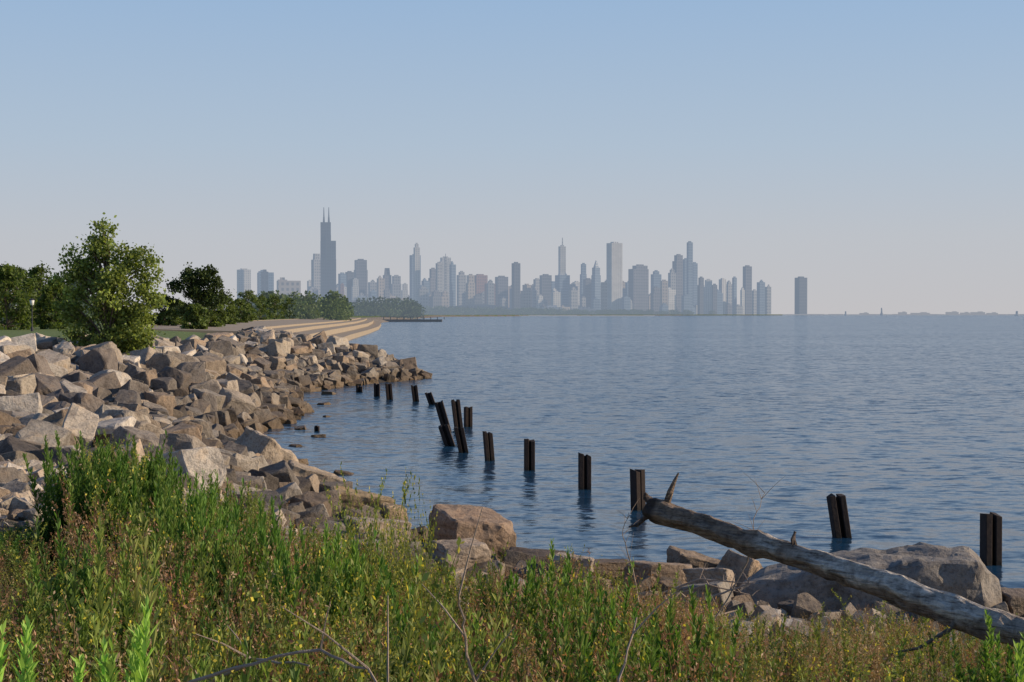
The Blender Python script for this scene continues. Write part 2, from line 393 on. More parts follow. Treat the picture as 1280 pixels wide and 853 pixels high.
# ------------------------------------------------------------ foreground weeds
M_LEAF=mat_leaf('weed_leaves'); M_STEM=mat_bark('dry_twig',(.34,.27,.21))
def leafq(P,dirs,side,L,W,droop,C):
    n=len(P); L=L[:,None];W=W[:,None]
    mid=P+dirs*L*.5; tip=P+dirs*L+np.array([0,0,-1.])*droop[:,None]*L
    V=np.stack([P,mid+side*W,tip,mid-side*W],1).reshape(-1,3)
    F=np.arange(n*4).reshape(n,4); return V,F,np.repeat(C,4,0)
def unit(v): return v/np.maximum(np.linalg.norm(v,axis=1,keepdims=True),1e-9)
def strip(pts,w0,w1,col):
    pts=np.asarray(pts); n=len(pts); V=[];F=[]
    for ax in (np.array([1,0,0]),np.array([0,1,0])):
        b=len(V)
        for k in range(n):
            w=w0+(w1-w0)*k/(n-1); V.append(pts[k]-ax*w); V.append(pts[k]+ax*w)
        for k in range(n-1): F.append((b+2*k,b+2*k+1,b+2*k+3,b+2*k+2))
    return np.array(V),np.array(F),np.tile(col,(len(V),1))
def stempath(rr,h,bend,n=6):
    a=rr.uniform(0,6.28); b=rr.uniform(.3,1)*bend
    return np.array([[math.cos(a)*b*(k/(n-1))**2*h,math.sin(a)*b*(k/(n-1))**2*h,h*k/(n-1)] for k in range(n)])
def along(path,u):
    n=len(path)-1; k=np.clip((u*n).astype(int),0,n-1); f=(u*n-k)[:,None]; return path[k]*(1-f)+path[k+1]*f
def P_goldenrod(rr,g,bright=1,dens=80,cone=False,lush=False):
    acc=Acc(); nst=1 if cone else rr.integers(2,5)
    for _ in range(nst):
        h=1.0 if cone else rr.uniform(.75,1.0); path=stempath(rr,h,.12 if cone else .3); path[:,:2]+=rr.uniform(-.08,.08,2)*(0 if cone else 1)
        acc.add(*strip(path,.005,.002,np.array(g)*.8))
        n=dens; u=np.sort(rr.uniform(.12,1,n)); Pp=along(path,u); th=np.arange(n)*2.4+rr.uniform(0,6)
        el=.35+u*.75+rr.uniform(-.2,.2,n); d=np.stack([np.cos(th)*np.cos(el),np.sin(th)*np.cos(el),np.sin(el)],1)
        sd=unit(np.stack([-np.sin(th),np.cos(th),rr.uniform(-.3,.3,n)],1))
        L=(.14 if cone or lush else .12)*(1.25-u*.85)*rr.uniform(.7,1.2,n); W=L*(.12 if cone or lush else .105)+.002
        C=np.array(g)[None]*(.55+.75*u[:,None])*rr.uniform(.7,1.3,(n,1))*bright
        if not (cone or lush):
            low=(u<.5)&(rr.random(n)<.45); C[low]=np.array([.22,.13,.07])*rr.uniform(.6,1.2)
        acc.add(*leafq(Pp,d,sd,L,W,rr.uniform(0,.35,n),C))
    return acc.arrays()
def P_grass(rr,g,n=26,w=.0035):
    acc=Acc()
    for _ in range(n):
        h=rr.uniform(.5,1.0); path=stempath(rr,h,.55,5); path[:,:2]+=rr.uniform(-.06,.06,2)
        a=rr.uniform(0,3.14); ax=np.array([math.cos(a),math.sin(a),0]); V=[];F=[]
        for k in range(5):
            ww=w*(1-k/4.2); V+=[path[k]-ax*ww,path[k]+ax*ww]
        for k in range(4): F.append((2*k,2*k+1,2*k+3,2*k+2))
        acc.add(V,F,np.tile(np.array(g)*rr.uniform(.6,1.35),(10,1)))
    return acc.arrays()
def P_seed(rr,g,n=9,cl=(.16,.075,.04)):
    acc=Acc()
    for _ in range(n):
        h=rr.uniform(.6,1.0); path=stempath(rr,h,.35,5); path[:,:2]+=rr.uniform(-.1,.1,2)
        acc.add(*strip(path,.0028,.0015,np.array(g)*.9))
        m=50; u=rr.uniform(.3,1,m); Pp=along(path,u)+rr.normal(0,.02,(m,3))*(1.35-u[:,None])
        d=unit(rr.normal(0,1,(m,3))+[0,0,.8]); sd=unit(np.cross(d,rr.normal(0,1,(m,3))))
        C=np.array(cl)[None]*rr.uniform(.5,1.6,(m,1)); acc.add(*leafq(Pp,d,sd,rr.uniform(.012,.04,m),rr.uniform(.003,.007,m),np.zeros(m),C))
    return acc.arrays()
def P_clover(rr,g):
    acc=Acc()
    for _ in range(4):
        h=rr.uniform(.7,1.0); path=stempath(rr,h,.4,6); acc.add(*strip(path,.0035,.0015,np.array(g)))
        for b in range(11):
            u=np.array([rr.uniform(.25,.95)]); p0=along(path,u)[0]; th=rr.uniform(0,6.28); l=rr.uniform(.12,.28)
            p1=p0+np.array([math.cos(th)*l*.6,math.sin(th)*l*.6,l*.8]); br=np.array([p0,(p0+p1)/2+[0,0,-.01],p1]); acc.add(*strip(br,.0018,.001,np.array(g)))
            m=14; uu=rr.uniform(.1,1,m); Pp=along(br,uu); d=unit(rr.normal(0,1,(m,3))+[0,0,.4]); sd=unit(np.cross(d,rr.normal(0,1,(m,3))))
            C=np.array(g)[None]*rr.uniform(.6,1.4,(m,1)); fl=(uu>.6)&(rr.random(m)<.5); C[fl]=[.65,.55,.08]
            L=rr.uniform(.014,.032,m); L[fl]=.018; acc.add(*leafq(Pp,d,sd,L,L*.27,np.zeros(m),C))
    return acc.arrays()
def P_broad(rr,g):
    acc=Acc(); n=34; th=rr.uniform(0,6.28,n); u=rr.uniform(.05,1,n)
    path=stempath(rr,.6,.2); Pp=along(path,u)+rr.normal(0,.05,(n,3)); el=rr.uniform(-.1,.7,n)
    d=np.stack([np.cos(th)*np.cos(el),np.sin(th)*np.cos(el),np.sin(el)],1); sd=unit(np.stack([-np.sin(th),np.cos(th),rr.uniform(-.5,.5,n)],1))
    L=rr.uniform(.07,.14,n); acc.add(*leafq(Pp,d,sd,L,L*.25,rr.uniform(.1,.5,n),np.array(g)[None]*rr.uniform(.6,1.3,(n,1)))); return acc.arrays()
G1=(.15,.215,.05);G2=(.20,.25,.065);G3=(.10,.165,.045);G4=(.25,.27,.09)
TY={'gold':[P_goldenrod(rng,g) for g in (G1,G2,G3,G1,G2,G4)],
'lush':[P_goldenrod(rng,g,1,115,False,True) for g in ((.12,.22,.045),(.10,.19,.04),(.15,.25,.055))],
'cone':[P_goldenrod(rng,(.26,.41,.09),1.1,190,True) for _ in range(3)],
'grassg':[P_grass(rng,g) for g in ((.17,.20,.06),(.21,.23,.08),(.14,.17,.055))],
'grassd':[P_grass(rng,g) for g in ((.42,.31,.19),(.34,.22,.13),(.46,.37,.23))],
'seed':[P_seed(rng,(.30,.20,.12),cl=c) for c in ((.33,.17,.105),(.37,.225,.15),(.27,.14,.09),(.45,.33,.22))],
'clover':[P_clover(rng,g) for g in ((.20,.25,.065),(.24,.27,.085))],
'broad':[P_broad(rng,g) for g in ((.09,.15,.04),(.12,.18,.05))]}
ENV=np.array([(0,655),(80,640),(95,555),(145,535),(200,552),(225,600),(300,588),(350,635),(420,645),(470,685),(560,695),(640,703),(700,678),(760,694),(830,724),(900,744),(960,764),(1100,752),(1200,762),(1280,768)],float)
accs={k:Acc() for k in TY}
def plant(kind,x,y,h,wd=None,tint=1):
    V,F,C,M=TY[kind][R.randrange(len(TY[kind]))]
    a=R.uniform(0,6.28); ca,sa=math.cos(a),math.sin(a); w=wd if wd else min(max(h,.45),.95)*R.uniform(.8,1.2)
    W=V*np.array([w,w,h]); W=W@np.array([[ca,sa,0],[-sa,ca,0],[0,0,1]]); W=W+np.array([x,y,hz(x,y)-.02])
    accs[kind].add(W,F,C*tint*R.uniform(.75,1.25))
gx=np.arange(-11,11,.19); gy=np.arange(4.3,22.5,.19); Aa,Bb=np.meshgrid(gx,gy); Aa=Aa.ravel()+rng.uniform(-.1,.1,Aa.size);Bb=Bb.ravel()+rng.uniform(-.1,.1,Bb.size)
zz=hgt(Aa,Bb); cnt=0
for x,y,z in zip(Aa,Bb,zz):
    if abs(x)>.40*y+.9: continue
    b=x/y*1900+640; n=noise.noise(Vector((x*.8,y*.8,2.2))); n3=noise.noise(Vector((x*1.1,y*1.1,7.7)))
    if y<5.4 and b<260: continue
    if y>14 and R.random()<(y-14)/9: continue
    if x<-3.4 and y>15.5 and b<95: continue
    if y>10 and R.random()<.25: continue
    hm=5-y*(np.interp(b,ENV[:,0],ENV[:,1])-393)/1900-z
    if hm<.12: continue
    left=1-float(sstep(430,620,b)); mid=float(sstep(430,620,b))*(1-float(sstep(820,980,b))); right=1-left-mid
    w={'gold':left*(.42+n*1.7)+mid*(.10+n*1.1)+right*(.28+n*1.2),'seed':left*(.50-n*1.3)+mid*(.80-n)+right*.34,'grassg':.13+left*.03+right*.32,'grassd':.15+mid*.38+right*.17,'clover':left*.16+mid*.09+right*.06,'broad':.02+right*.16}
    ks=list(w); k=R.choices(ks,[max(.01,w[q]) for q in ks])[0]
    hb={'gold':R.uniform(.6,1.35),'seed':R.uniform(.55,1.15),'grassg':R.uniform(.4,.85),'grassd':R.uniform(.45,1.0),'clover':R.uniform(.9,1.4),'broad':R.uniform(.25,.6)}[k]
    if mid>.5 or (left>.5 and b>230): hb*=1.25
    if hm>1.15: hb*=min(hm/1.15,1.25) if b<230 and b>85 else 1
    h=min(hb,hm*R.uniform(.60,1.05)*(1+.28*n3)); h=max(h,.1); plant(k,x,y,h)
    cnt+=1
for _ in range(75):
    x=-3.68+R.gauss(0,.28); y=14.0+R.gauss(0,.4); z=hz(x,y)
    plant('lush',x,y,(5-y*(535-393)/1900-z)*R.uniform(.7,1.02),R.uniform(.8,1.1),.8)
for cx,cy,tp,nn_ in [(-2.75,13.0,583,34),(-2.15,11.5,602,30),(-4.5,13.2,642,20),(.35,11.5,668,18),(-1.25,10.2,636,22),(-2.6,9.2,650,22),(.6,8.2,705,12),(3.1,9.2,752,14),(-.4,8.6,700,12)]:
    for _ in range(nn_):
        x=cx+R.gauss(0,.22); y=cy+R.gauss(0,.3); z=hz(x,y)
        plant('lush',x,y,(5-y*(tp-393)/1900-z)*R.uniform(.65,1.02),R.uniform(.7,1.0),.95)
for _ in range(16):
    b=R.uniform(410,530); y=R.uniform(11,13); x=(b-640)/1900*y; z=hz(x,y)
    plant('clover',x,y,5-y*(R.uniform(590,655)-393)/1900-z,.7,1)
for x,y,tp in [(-1.53,4.6,768),(-1.62,5.0,795),(-1.29,4.7,795),(-1.15,4.6,745),(-1.18,4.9,785),(-1.54,5.2,810),(-1.35,5.1,800),(-1.68,4.8,775),(-1.22,4.7,775),(1.91,5.5,800)]:
    z=hz(x,y); plant('cone',x,y,5-y*(tp-393)/1900-z-.03,.9,1)
# a few weeds rooted between the revetment stones
for _ in range(26):
    y=R.uniform(30,60); x=-R.uniform(12,16)-(y-30)*.22; plant('lush' if R.random()<.6 else 'grassd',x,y,R.uniform(.9,1.7),.9,.9)
nm={'gold':'goldenrod_plants','lush':'leafy_green_shrubs','cone':'goldenrod_plants','grassg':'green_grass','grassd':'dry_grass','seed':'seeding_weeds','clover':'yellow_clover_plants','broad':'broadleaf_weeds'}
for k,a in accs.items():
    if a.n: a.obj(nm[k],[M_LEAF])
print('plants',cnt)
def deadbranch(pts,r0,r1,twigs=3,col=(.42,.35,.28)):
    a=Acc(); P=[Vector(p) for p in pts]; Q=[]
    for k in range(len(P)-1):
        for j in range(4): Q.append(P[k].lerp(P[k+1],j/4)+Vector((R.uniform(-1,1),R.uniform(-1,1),R.uniform(-1,1)))*.008)
    Q.append(P[-1]); branch(a,Q,r0,r1,col,6)
    for _ in range(twigs):
        k=R.randrange(len(Q)//3,len(Q)); d=Vector((R.uniform(-1,1),R.uniform(-.5,.5),R.uniform(.2,1))).normalized(); l=R.uniform(.1,.3)
        branch(a,[Q[k],Q[k]+d*l*.5+Vector((0,0,.01)),Q[k]+d*l],r1*1.3,r1*.4,col,5)
    a.obj('dead_branch',[M_STEM])
deadbranch([(-.16,5.0,3.2),(-.12,4.95,3.75),(-.15,4.9,3.95),(-.17,4.85,4.1)],.008,.003,3)
deadbranch([(-1.05,4.4,3.88),(-.8,4.35,3.98),(-.55,4.3,4.05),(-.40,4.2,4.01),(-.28,4.1,3.92)],.006,.003,3)
deadbranch([(-1.6,6.0,3.3),(-1.2,5.9,3.55),(-1.0,5.8,3.68),(-.75,5.6,3.70)],.009,.004,3)
deadbranch([(.30,5.0,3.4),(.36,5.0,3.8),(.42,5.1,3.98)],.006,.003,2)
deadbranch([(1.55,12.2,2.4),(1.9,12.2,3.0),(1.95,12.2,3.35),(2.05,12.3,3.55)],.007,.002,9,(.2,.13,.09))
deadbranch([(1.15,13,2.2),(1.05,13.1,2.8),(.95,13.1,3.1),(1.0,13,3.3)],.007,.002,9,(.2,.13,.09))
deadbranch([(3.0,9,2.85),(3.35,9,2.93),(3.7,9.1,3.0)],.012,.006,2)
for q in range(9):
    x=R.uniform(-.5,3.2); y=R.uniform(17,24); z=hz(x,y)+.25; th=R.uniform(-.6,.6); l=R.uniform(.7,1.8)
    deadbranch([(x,y,z),(x+l*.5*math.cos(th),y+l*.5*math.sin(th),z+R.uniform(.05,.3)),(x+l*math.cos(th),y+l*math.sin(th),z+R.uniform(-.1,.4))],.02,.008,3)

# ------------------------------------------------------------ trees
def make_tree(name,x,y,h,wd,seed,nclump,leafn,leaf,g,low=.1,haz=0,shape=None,lobes=None,cl=.055):
    rr=np.random.default_rng(seed); acc=Acc(); z0=hz(x,y)
    tp=[(0,0,-.2),(.02*h,0,h*.2),(-.02*h,.01*h,h*.45),(.01*h,0,h*.7),(0,0,h*.9)]
    V,F=tube(tp,[.022*h,.018*h,.013*h,.008*h,.002*h],9,.08); acc.add(V,F,np.array((.1,.08,.06)),1)
    for k in range(nclump):
        if lobes is None:
            u=low+(1-low)*rr.random()**.9; prof=shape(u) if shape else math.sin(math.pi*min(1,.12+.86*u))**.75
            th=rr.uniform(0,6.28); r=wd*prof*rr.uniform(.15,1)**.6*(1+.22*math.sin(th*3+u*9+seed)); c=np.array([math.cos(th)*r,math.sin(th)*r,u*h])
        else:
            wts=np.array([q[3]**2 for q in lobes]); L=lobes[rr.choice(len(lobes),p=wts/wts.sum())]; d=rr.normal(0,1,3); d/=np.linalg.norm(d); c=np.array([L[0],L[1],L[2]])*h+d*L[3]*h*rr.uniform(.5,1.05); c[2]=max(c[2],.01*h); u=c[2]/h
        b0=np.array([0,0,max(.05*h,c[2]-.25*h)]); mid=(b0+c)/2+[0,0,.03*h]
        if k%2==0:
            V,F=tube([b0,mid,c],[.007*h,.0045*h,.0015*h],5,0,False); acc.add(V,F,np.array((.1,.08,.06)),1)
        cs=cl*h*rr.uniform(.6,1.35); n=int(leafn*rr.uniform(.5,1.4)); p=c+rr.normal(0,1,(n,3))*np.array([cs,cs,cs*.75])*.75
        d=unit(rr.normal(0,1,(n,3))+[0,0,-.1]); sd=unit(np.cross(d,rr.normal(0,1,(n,3))))
        L=leaf*rr.uniform(.6,1.3,n); C=np.array(g)[None]*rr.uniform(.6,1.4,(n,1))*(rr.uniform(.7,1.3))
        acc.add(*leafq(p,d,sd,L,L*.38,np.zeros(n),C))
    V,F,C,M=acc.arrays(); V=V+np.array([x,y,z0]); return V,F,C,M
M_TL=mat_leaf('tree_leaves',0,.42); M_BK=mat_bark('tree_bark',(.12,.09,.07))
def tree(name,*a,**k):
    V,F,C,M=make_tree(name,*a,**k); build_mesh(name,V,F,[M_TL,M_BK],M,C)
lob=[(-.03,0,.93,.05),(-.07,.02,.80,.09),(.10,0,.72,.10),(.27,.0,.70,.07),(.24,.05,.58,.09),(-.14,0,.62,.10),(.02,-.1,.5,.13),(.2,0,.42,.13),(-.24,0,.44,.10),(.0,.1,.3,.16),(-.22,0,.25,.11),(.20,0,.22,.13),(0,0,.12,.15),(-.22,0,.74,.05),(-.33,0,.55,.045),(.33,0,.45,.05),(.08,-.12,.62,.08),(.14,.0,.06,.1),(-.16,0,.08,.08)]
tree('cottonwood_tree',-20.2,76,7.35,2,3,290,76,.17,(.23,.29,.08),lobes=lob,cl=.043)
lob2=[(-.1,0,.8,.16),(.15,0,.85,.13),(.3,0,.68,.13),(-.3,0,.66,.12),(0,0,.6,.16),(-.4,0,.45,.1),(.2,0,.45,.15),(.4,0,.5,.08),(-.1,0,.3,.12)]
tree('oak_tree',-41.5,200,8.4,4,5,120,60,.34,(.06,.09,.03),lobes=lob2)
def sh(u): return math.sin(math.pi*min(1,.2+.8*u))**.6
for b,d,h,w in [(-30,170,7.5,3),(8,150,6.2,3),(50,185,7.2,2.6),(88,230,7.6,3.2),(25,210,7.6,3.4),(-70,160,7,3),(70,160,5.0,2.4)]:
    tree('park_tree',(b-640)/1900*d,d,h,w,int(b+300),90,55,.32,(.11,.155,.04),shape=sh,low=.02)
for b,d,h,w in [(205,215,4.2,2.2),(222,230,3.6,2),(262,215,5.2,2.6),(245,180,3.0,1.6),(280,260,4.8,2.4),(310,360,7.2,3.2),(325,420,6.8,3),(343,450,7.5,3.2),(362,520,7,3.5),(300,300,4.5,2.4),(376,600,7,3.6),(390,690,8,4)]:
    tree('park_tree',(b-640)/1900*d,d,h,w,int(b+900),70,50,.36,(.12,.165,.05),shape=sh,low=.0)
def treemass(name,items,haz,g,leaf):
    acc=Acc(); 
    for (x,y,h,w) in items:
        zb=max(hz(x,y),2); n=int(260)
        th=rng.uniform(0,6.28,n); uu=rng.random(n); r=w*np.sin(np.pi*np.clip(.15+.8*uu,0,1))**.6*rng.random(n)**.4
        p=np.stack([x+np.cos(th)*r,y+np.sin(th)*r,zb+uu*h],1)
        d=unit(rng.normal(0,1,(n,3))); sd=unit(np.cross(d,rng.normal(0,1,(n,3)))); L=leaf*h*rng.uniform(.6,1.3,n)
        acc.add(*leafq(p,d,sd,L,L*.4,np.zeros(n),np.array(g)[None]*rng.uniform(.6,1.4,(n,1))*R.uniform(.75,1.25)))
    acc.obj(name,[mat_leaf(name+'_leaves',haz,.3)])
it=[]
for q in range(75):
    d=R.uniform(480,1000); b=R.uniform(330,432) ; it.append(((b-640)/1900*d,d,R.uniform(5,10),R.uniform(3,5.5)))
for q in range(30):
    d=R.uniform(190,300); b=R.uniform(-120,120); it.append(((b-640)/1900*d,d,R.uniform(4,7.5),R.uniform(2.5,4)))
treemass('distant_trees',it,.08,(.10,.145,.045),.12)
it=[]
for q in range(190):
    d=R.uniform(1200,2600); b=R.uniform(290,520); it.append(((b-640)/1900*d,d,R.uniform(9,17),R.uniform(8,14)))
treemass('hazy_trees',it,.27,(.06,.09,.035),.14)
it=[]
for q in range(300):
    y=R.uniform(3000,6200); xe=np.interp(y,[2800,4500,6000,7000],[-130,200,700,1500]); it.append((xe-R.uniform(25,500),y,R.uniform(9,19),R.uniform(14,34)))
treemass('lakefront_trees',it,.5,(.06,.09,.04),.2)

# ------------------------------------------------------------ concrete promenade
t=NT('promenade_concrete'); p=t.pos(); n=t.noise(p,.6,5,.7)
t.link(t.mix(n,(.24,.195,.145,1),(.37,.315,.24,1)),t.b.inputs['Base Color']); t.b.inputs['Roughness'].default_value=.9; M_CONC=t.m
line=[Vector(q) for q in [(-19.5,172),(-23,192),(-27,215),(-29.5,250),(-33,300),(-38,390),(-45,500),(-58,660),(-75,850)]]
prof=[(-1.2,-1.5),(-1.2,1.0),(2.4,1.03),(2.4,2.0),(6,2.05),(6,2.65),(9.5,2.7),(9.5,3.05),(24,3.45),(24,3.55),(24.4,3.55),(24.4,3.0)]
V=[];F=[]
for i_,q in enumerate(line):
    d=(line[min(i_+1,len(line)-1)]-line[max(i_-1,0)]).normalized(); nrm=Vector((-d.y,d.x))
    for so,z in prof: w=q+nrm*so; V.append((w.x,w.y,z))
m=len(prof)
for i_ in range(len(line)-1):
    for k in range(m-1): F.append((i_*m+k,(i_+1)*m+k,(i_+1)*m+k+1,i_*m+k+1))
ob=build_mesh('concrete_promenade',V,F,[M_CONC])
me=ob.data; bm=bmesh.new(); bm.from_mesh(me); bm.verts.ensure_lookup_table(); bm.faces.new([bm.verts[k] for k in range(m)]); bmesh.ops.recalc_face_normals(bm,faces=bm.faces[:]); bm.to_mesh(me); bm.free()
def boxes(name,bxs,mats):
    bm=bmesh.new()
    for b in bxs:
        x,y,z0,w,d,z1=b[:6]; mi=b[6] if len(b)>6 else 0; tx=b[7] if len(b)>7 else 1
        vs=[bm.verts.new((x+a*w/2*(tx if c else 1),y+e*d/2*(tx if c else 1),z1 if c else z0)) for c in(0,1) for a,e in((-1,-1),(1,-1),(1,1),(-1,1))]
        for f in((3,2,1,0),(4,5,6,7),(0,1,5,4),(1,2,6,5),(2,3,7,6),(3,0,4,7)):
            fc=bm.faces.new([vs[k] for k in f]); fc.material_index=mi
    me=bpy.data.meshes.new(name); bm.to_mesh(me); bm.free()
    for m_ in mats: me.materials.append(m_)
    ob=bpy.data.objects.new(name,me); COL.objects.link(ob); return ob
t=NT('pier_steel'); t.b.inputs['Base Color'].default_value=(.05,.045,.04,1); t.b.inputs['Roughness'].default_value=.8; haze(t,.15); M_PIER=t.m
px=[(-66,1000,-1,40,9,1.6)]+[(-84+k*4.4,995.2,1.6,.5,.5,3.1) for k in range(10)]+[(-66,995.2,3.1,40,.3,3.35)]
boxes('harbor_pier',px,[M_PIER])
t=NT('lamp_paint'); t.b.inputs['Base Color'].default_value=(.03,.03,.03,1); M_LP=t.m
t=NT('lamp_glass'); t.b.inputs['Base Color'].default_value=(.7,.7,.66,1); M_LG=t.m
def lamp(x,y,h):
    z=hz(x,y); a=Acc()
    V,F=tube([(0,0,-.1),(0,0,.35),(0,0,.4),(0,0,h-.5)],[.14,.12,.06,.045],10); a.add(V,F,(.1,.1,.1),0)
    V,F=tube([(0,0,h-.5),(0,0,h-.46),(0,0,h-.05),(0,0,h-.02)],[.10,.16,.22,.12],10); a.add(V,F,(.1,.1,.1),1)
    V,F=tube([(0,0,h-.02),(0,0,h+.05),(0,0,h+.15)],[.25,.2,.03],10); a.add(V,F,(.1,.1,.1),0)
    o=a.obj('street_lamp',[M_LP,M_LG],True); o.location=(x,y,z)
lamp(-44.2,140,2.9); lamp(-75,300,4.2); lamp(-62,330,4.2)

# ------------------------------------------------------------ skyline
def facade(name,wall,glass,fl=13,bay=11,haz=.42,vert=.5,hor=.5):
    t=NT(name); tc=t.new('ShaderNodeTexCoord').outputs['Object']; o=t.sep(tc)
    fz=t.math('GREATER_THAN',t.math('FRACT',t.math('DIVIDE',o[2],fl)),1-hor)
    xy=t.math('ADD',o[0],o[1]); fx=t.math('GREATER_THAN',t.math('FRACT',t.math('DIVIDE',xy,bay)),1-vert)
    w=t.math('MULTIPLY',fz,fx) if hor<1 and vert<1 else (fz if vert>=1 else fx)
    n=t.noise(t.mapping(tc,(.02,.02,.03)),1,2)
    c=t.mix(w,(*wall,1),(*glass,1)); c=t.mix(.5,c,t.ramp(n,[(.3,.6),(.7,1.1)]),'MULTIPLY')
    t.link(c,t.b.inputs['Base Color']); t.link(t.ramp(w,[(0,.75),(1,.35)]),t.b.inputs['Roughness'])
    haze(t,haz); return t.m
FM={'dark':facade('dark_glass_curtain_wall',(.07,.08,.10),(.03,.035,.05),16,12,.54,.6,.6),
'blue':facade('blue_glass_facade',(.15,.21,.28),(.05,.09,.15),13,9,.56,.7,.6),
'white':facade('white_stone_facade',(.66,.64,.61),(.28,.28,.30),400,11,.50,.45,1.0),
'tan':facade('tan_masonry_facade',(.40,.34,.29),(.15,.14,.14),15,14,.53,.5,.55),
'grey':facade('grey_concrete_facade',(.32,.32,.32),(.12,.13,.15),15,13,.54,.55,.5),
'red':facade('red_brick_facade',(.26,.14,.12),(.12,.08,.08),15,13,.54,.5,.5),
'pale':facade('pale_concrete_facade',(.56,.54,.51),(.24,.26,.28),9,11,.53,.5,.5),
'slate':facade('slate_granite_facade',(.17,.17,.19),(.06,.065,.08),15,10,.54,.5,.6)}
CD=7500
ROTS=[.35,.5,.5,.42,.6]
def sky(b,w,top,kind,secs=None,ant=(),D=CD,dep=None,rot=.45,name='skyscraper',roof=True):
    k=D/1900; x=(b-640)*k; W=w*k*(.83 if rot>.3 else .9); H=(393-top)*k+5; dp=dep or W*R.uniform(.5,.8)
    bx=[]
    secs=secs or R.choice([[(0,1,1,1)],[(0,1,.93,1),(0,.6,1,1)],[(0,1,.8,1),(.05,.8,1,1)],[(0,1,.96,1),(R.uniform(-.2,.2),.45,1,1)]])
    prev=0
    for i_,(o,f,hh,tp) in enumerate(secs):
        bx.append((o*W,0,(0 if prev==0 else prev*H+.02),W*f,dp*f,hh*H,0,tp)); prev=hh
    if roof and secs[-1][3]==1:
        f=secs[-1][1]; bx.append((secs[-1][0]*W,0,H+.02,W*f*.5,dp*f*.5,H+6,0,1))
    for o,hh,r in ant: bx.append((o*W,0,H*.97,r,r,(393-hh)*k+5,0,.5))
    ob=boxes(name,bx,[FM[kind]]); ob.location=(x,D,2.5); ob.rotation_euler=(0,0,rot); return ob
def bundled():
    k=CD/1900; W=22*k/3*.86; H=(393-279)*k+5; bx=[]
    for r_ in range(3):
        for c_ in range(3): bx.append(((c_-1)*(W+.03),(r_-1)*(W+.03),0,W,W,H*[[.60,.86,.60],[1,1,.80],[.80,.86,.60]][r_][c_]))
    for ax in(-W*.85,W*.12): bx.append((ax,0,H,10,10,H+28,0,.7)); bx.append((ax,0,H+28.02,6,6,H+74,0,.5))
    ob=boxes('skyscraper',bx,[FM['dark']]); ob.location=((410.5-640)*k,CD,2.5); ob.rotation_euler=(0,0,.15)
bundled()
L=[(305,18,338,'pale',[(0,1,1,1)]),(332,22,340,'blue',[(0,1,.97,1),(-.2,.5,1,1)]),(396,14,318,'grey',[(0,1,.9,1),(0,.7,1,.9)]),(388,8,352,'pale'),
(428,10,343,'blue'),(437,11,341,'dark'),(451,18,326,'slate',[(0,1,.82,1),(0,.9,1,1)]),(444,10,350,'pale'),(466,12,352,'grey'),(476,10,347,'tan'),(484,11,336,'slate',[(0,1,.85,1),(0,.7,1,.8)]),(495,14,346,'grey'),(506,9,356,'pale'),
(519,15,320,'blue',[(0,1,1,1)]),(521,8,306,'pale',[(0,1,.95,1),(0,.6,1,1)]),(532,10,350,'blue'),(541,12,337,'slate'),(549,9,330,'grey',[(0,1,1,1)]),(557,18,323,'pale',[(0,1,.93,1),(0,.8,1,1)]),(566,8,329,'blue'),(577,13,341,'grey'),(588,12,345,'tan'),
(600,19,345,'red',[(0,1,1,1)]),(613,10,352,'grey'),(627,17,347,'slate',[(0,1,1,1)]),(645,11,330,'dark',[(0,1,1,1)]),(658,14,357,'tan'),(671,12,350,'grey'),(682,16,345,'slate',[(0,1,1,1)]),(692,10,354,'blue'),
(703,18,345,'blue',[(0,1,1,1)]),(703,11,309,'pale',[(0,1,.6,1),(-.05,.85,1,1)]),(716,13,356,'grey'),(729,9,331,'blue'),(735,12,350,'slate'),(757,12,352,'tan'),
(768,19,305,'white',[(0,1,1,1)]),(798,27,333,'slate',[(0,1,.93,1),(.1,.75,1,1)]),(786,10,352,'blue'),(820,14,340,'blue'),(830,10,352,'tan'),(840,10,338,'grey'),(848,15,320,'slate',[(0,1,.9,1),(0,.7,1,1)]),
(857,7,325,'blue',[(0,1,1,1)]),(862,8,304,'blue',[(0,1,1,1)]),(868,8,330,'blue',[(0,1,1,1)]),(876,9,348,'dark'),(885,12,351,'pale'),(893,7,357,'slate'),(903,9,350,'white'),(911,9,353,'grey'),(918,6,348,'blue'),
(934,11,334,'slate',[(0,1,1,1)]),(928,6,361,'pale'),(943,7,364,'grey'),(951,10,352,'blue'),(960,8,358,'grey'),(1001,15,348,'dark',[(0,1,1,1)])]
for q in L: sky(*q,D=CD+R.uniform(-350,600) if q[0]!=703 else CD,rot=R.choice(ROTS))
sky(703,3,309,'grey',[(0,1,1,.2)],ant=[(0,298,5)],D=CD)
sky(745,13,326,'blue',[(0,1,.72,1),(0,.85,.86,1),(0,.6,1,.12)],rot=.78)
sky(557,3,323,'grey',[(0,1,1,1)],ant=[(0,318,4)])
for q in range(120):
    b=R.choice([R.uniform(383,500),R.uniform(480,700),R.uniform(560,830),R.uniform(700,950)]); u=R.random()
    sky(b,R.uniform(6,16),393-R.uniform(8,40),R.choice(['tan','grey','pale','blue','slate','grey','slate','red' if u<.2 else 'tan']),D=R.uniform(6900,8600),rot=R.choice(ROTS))
sky(361,34,351,'tan',[(0,1,.97,1),(-.28,.4,1,1)],D=4200,dep=24,rot=.35,name='apartment_slab')
sky(331,10,341,'dark',[(0,1,1,1)],D=4300,dep=18,rot=.2,name='apartment_slab')
sky(402,30,381,'pale',[(0,1,1,1)],D=4200,dep=40,rot=.1,name='office_building')
sky(440,40,379,'tan',[(0,1,1,1)],D=4600,dep=60,rot=.1,name='office_building')
sky(452,22,373,'pale',[(0,1,1,1)],D=4800,dep=40,rot=.1,name='office_building')
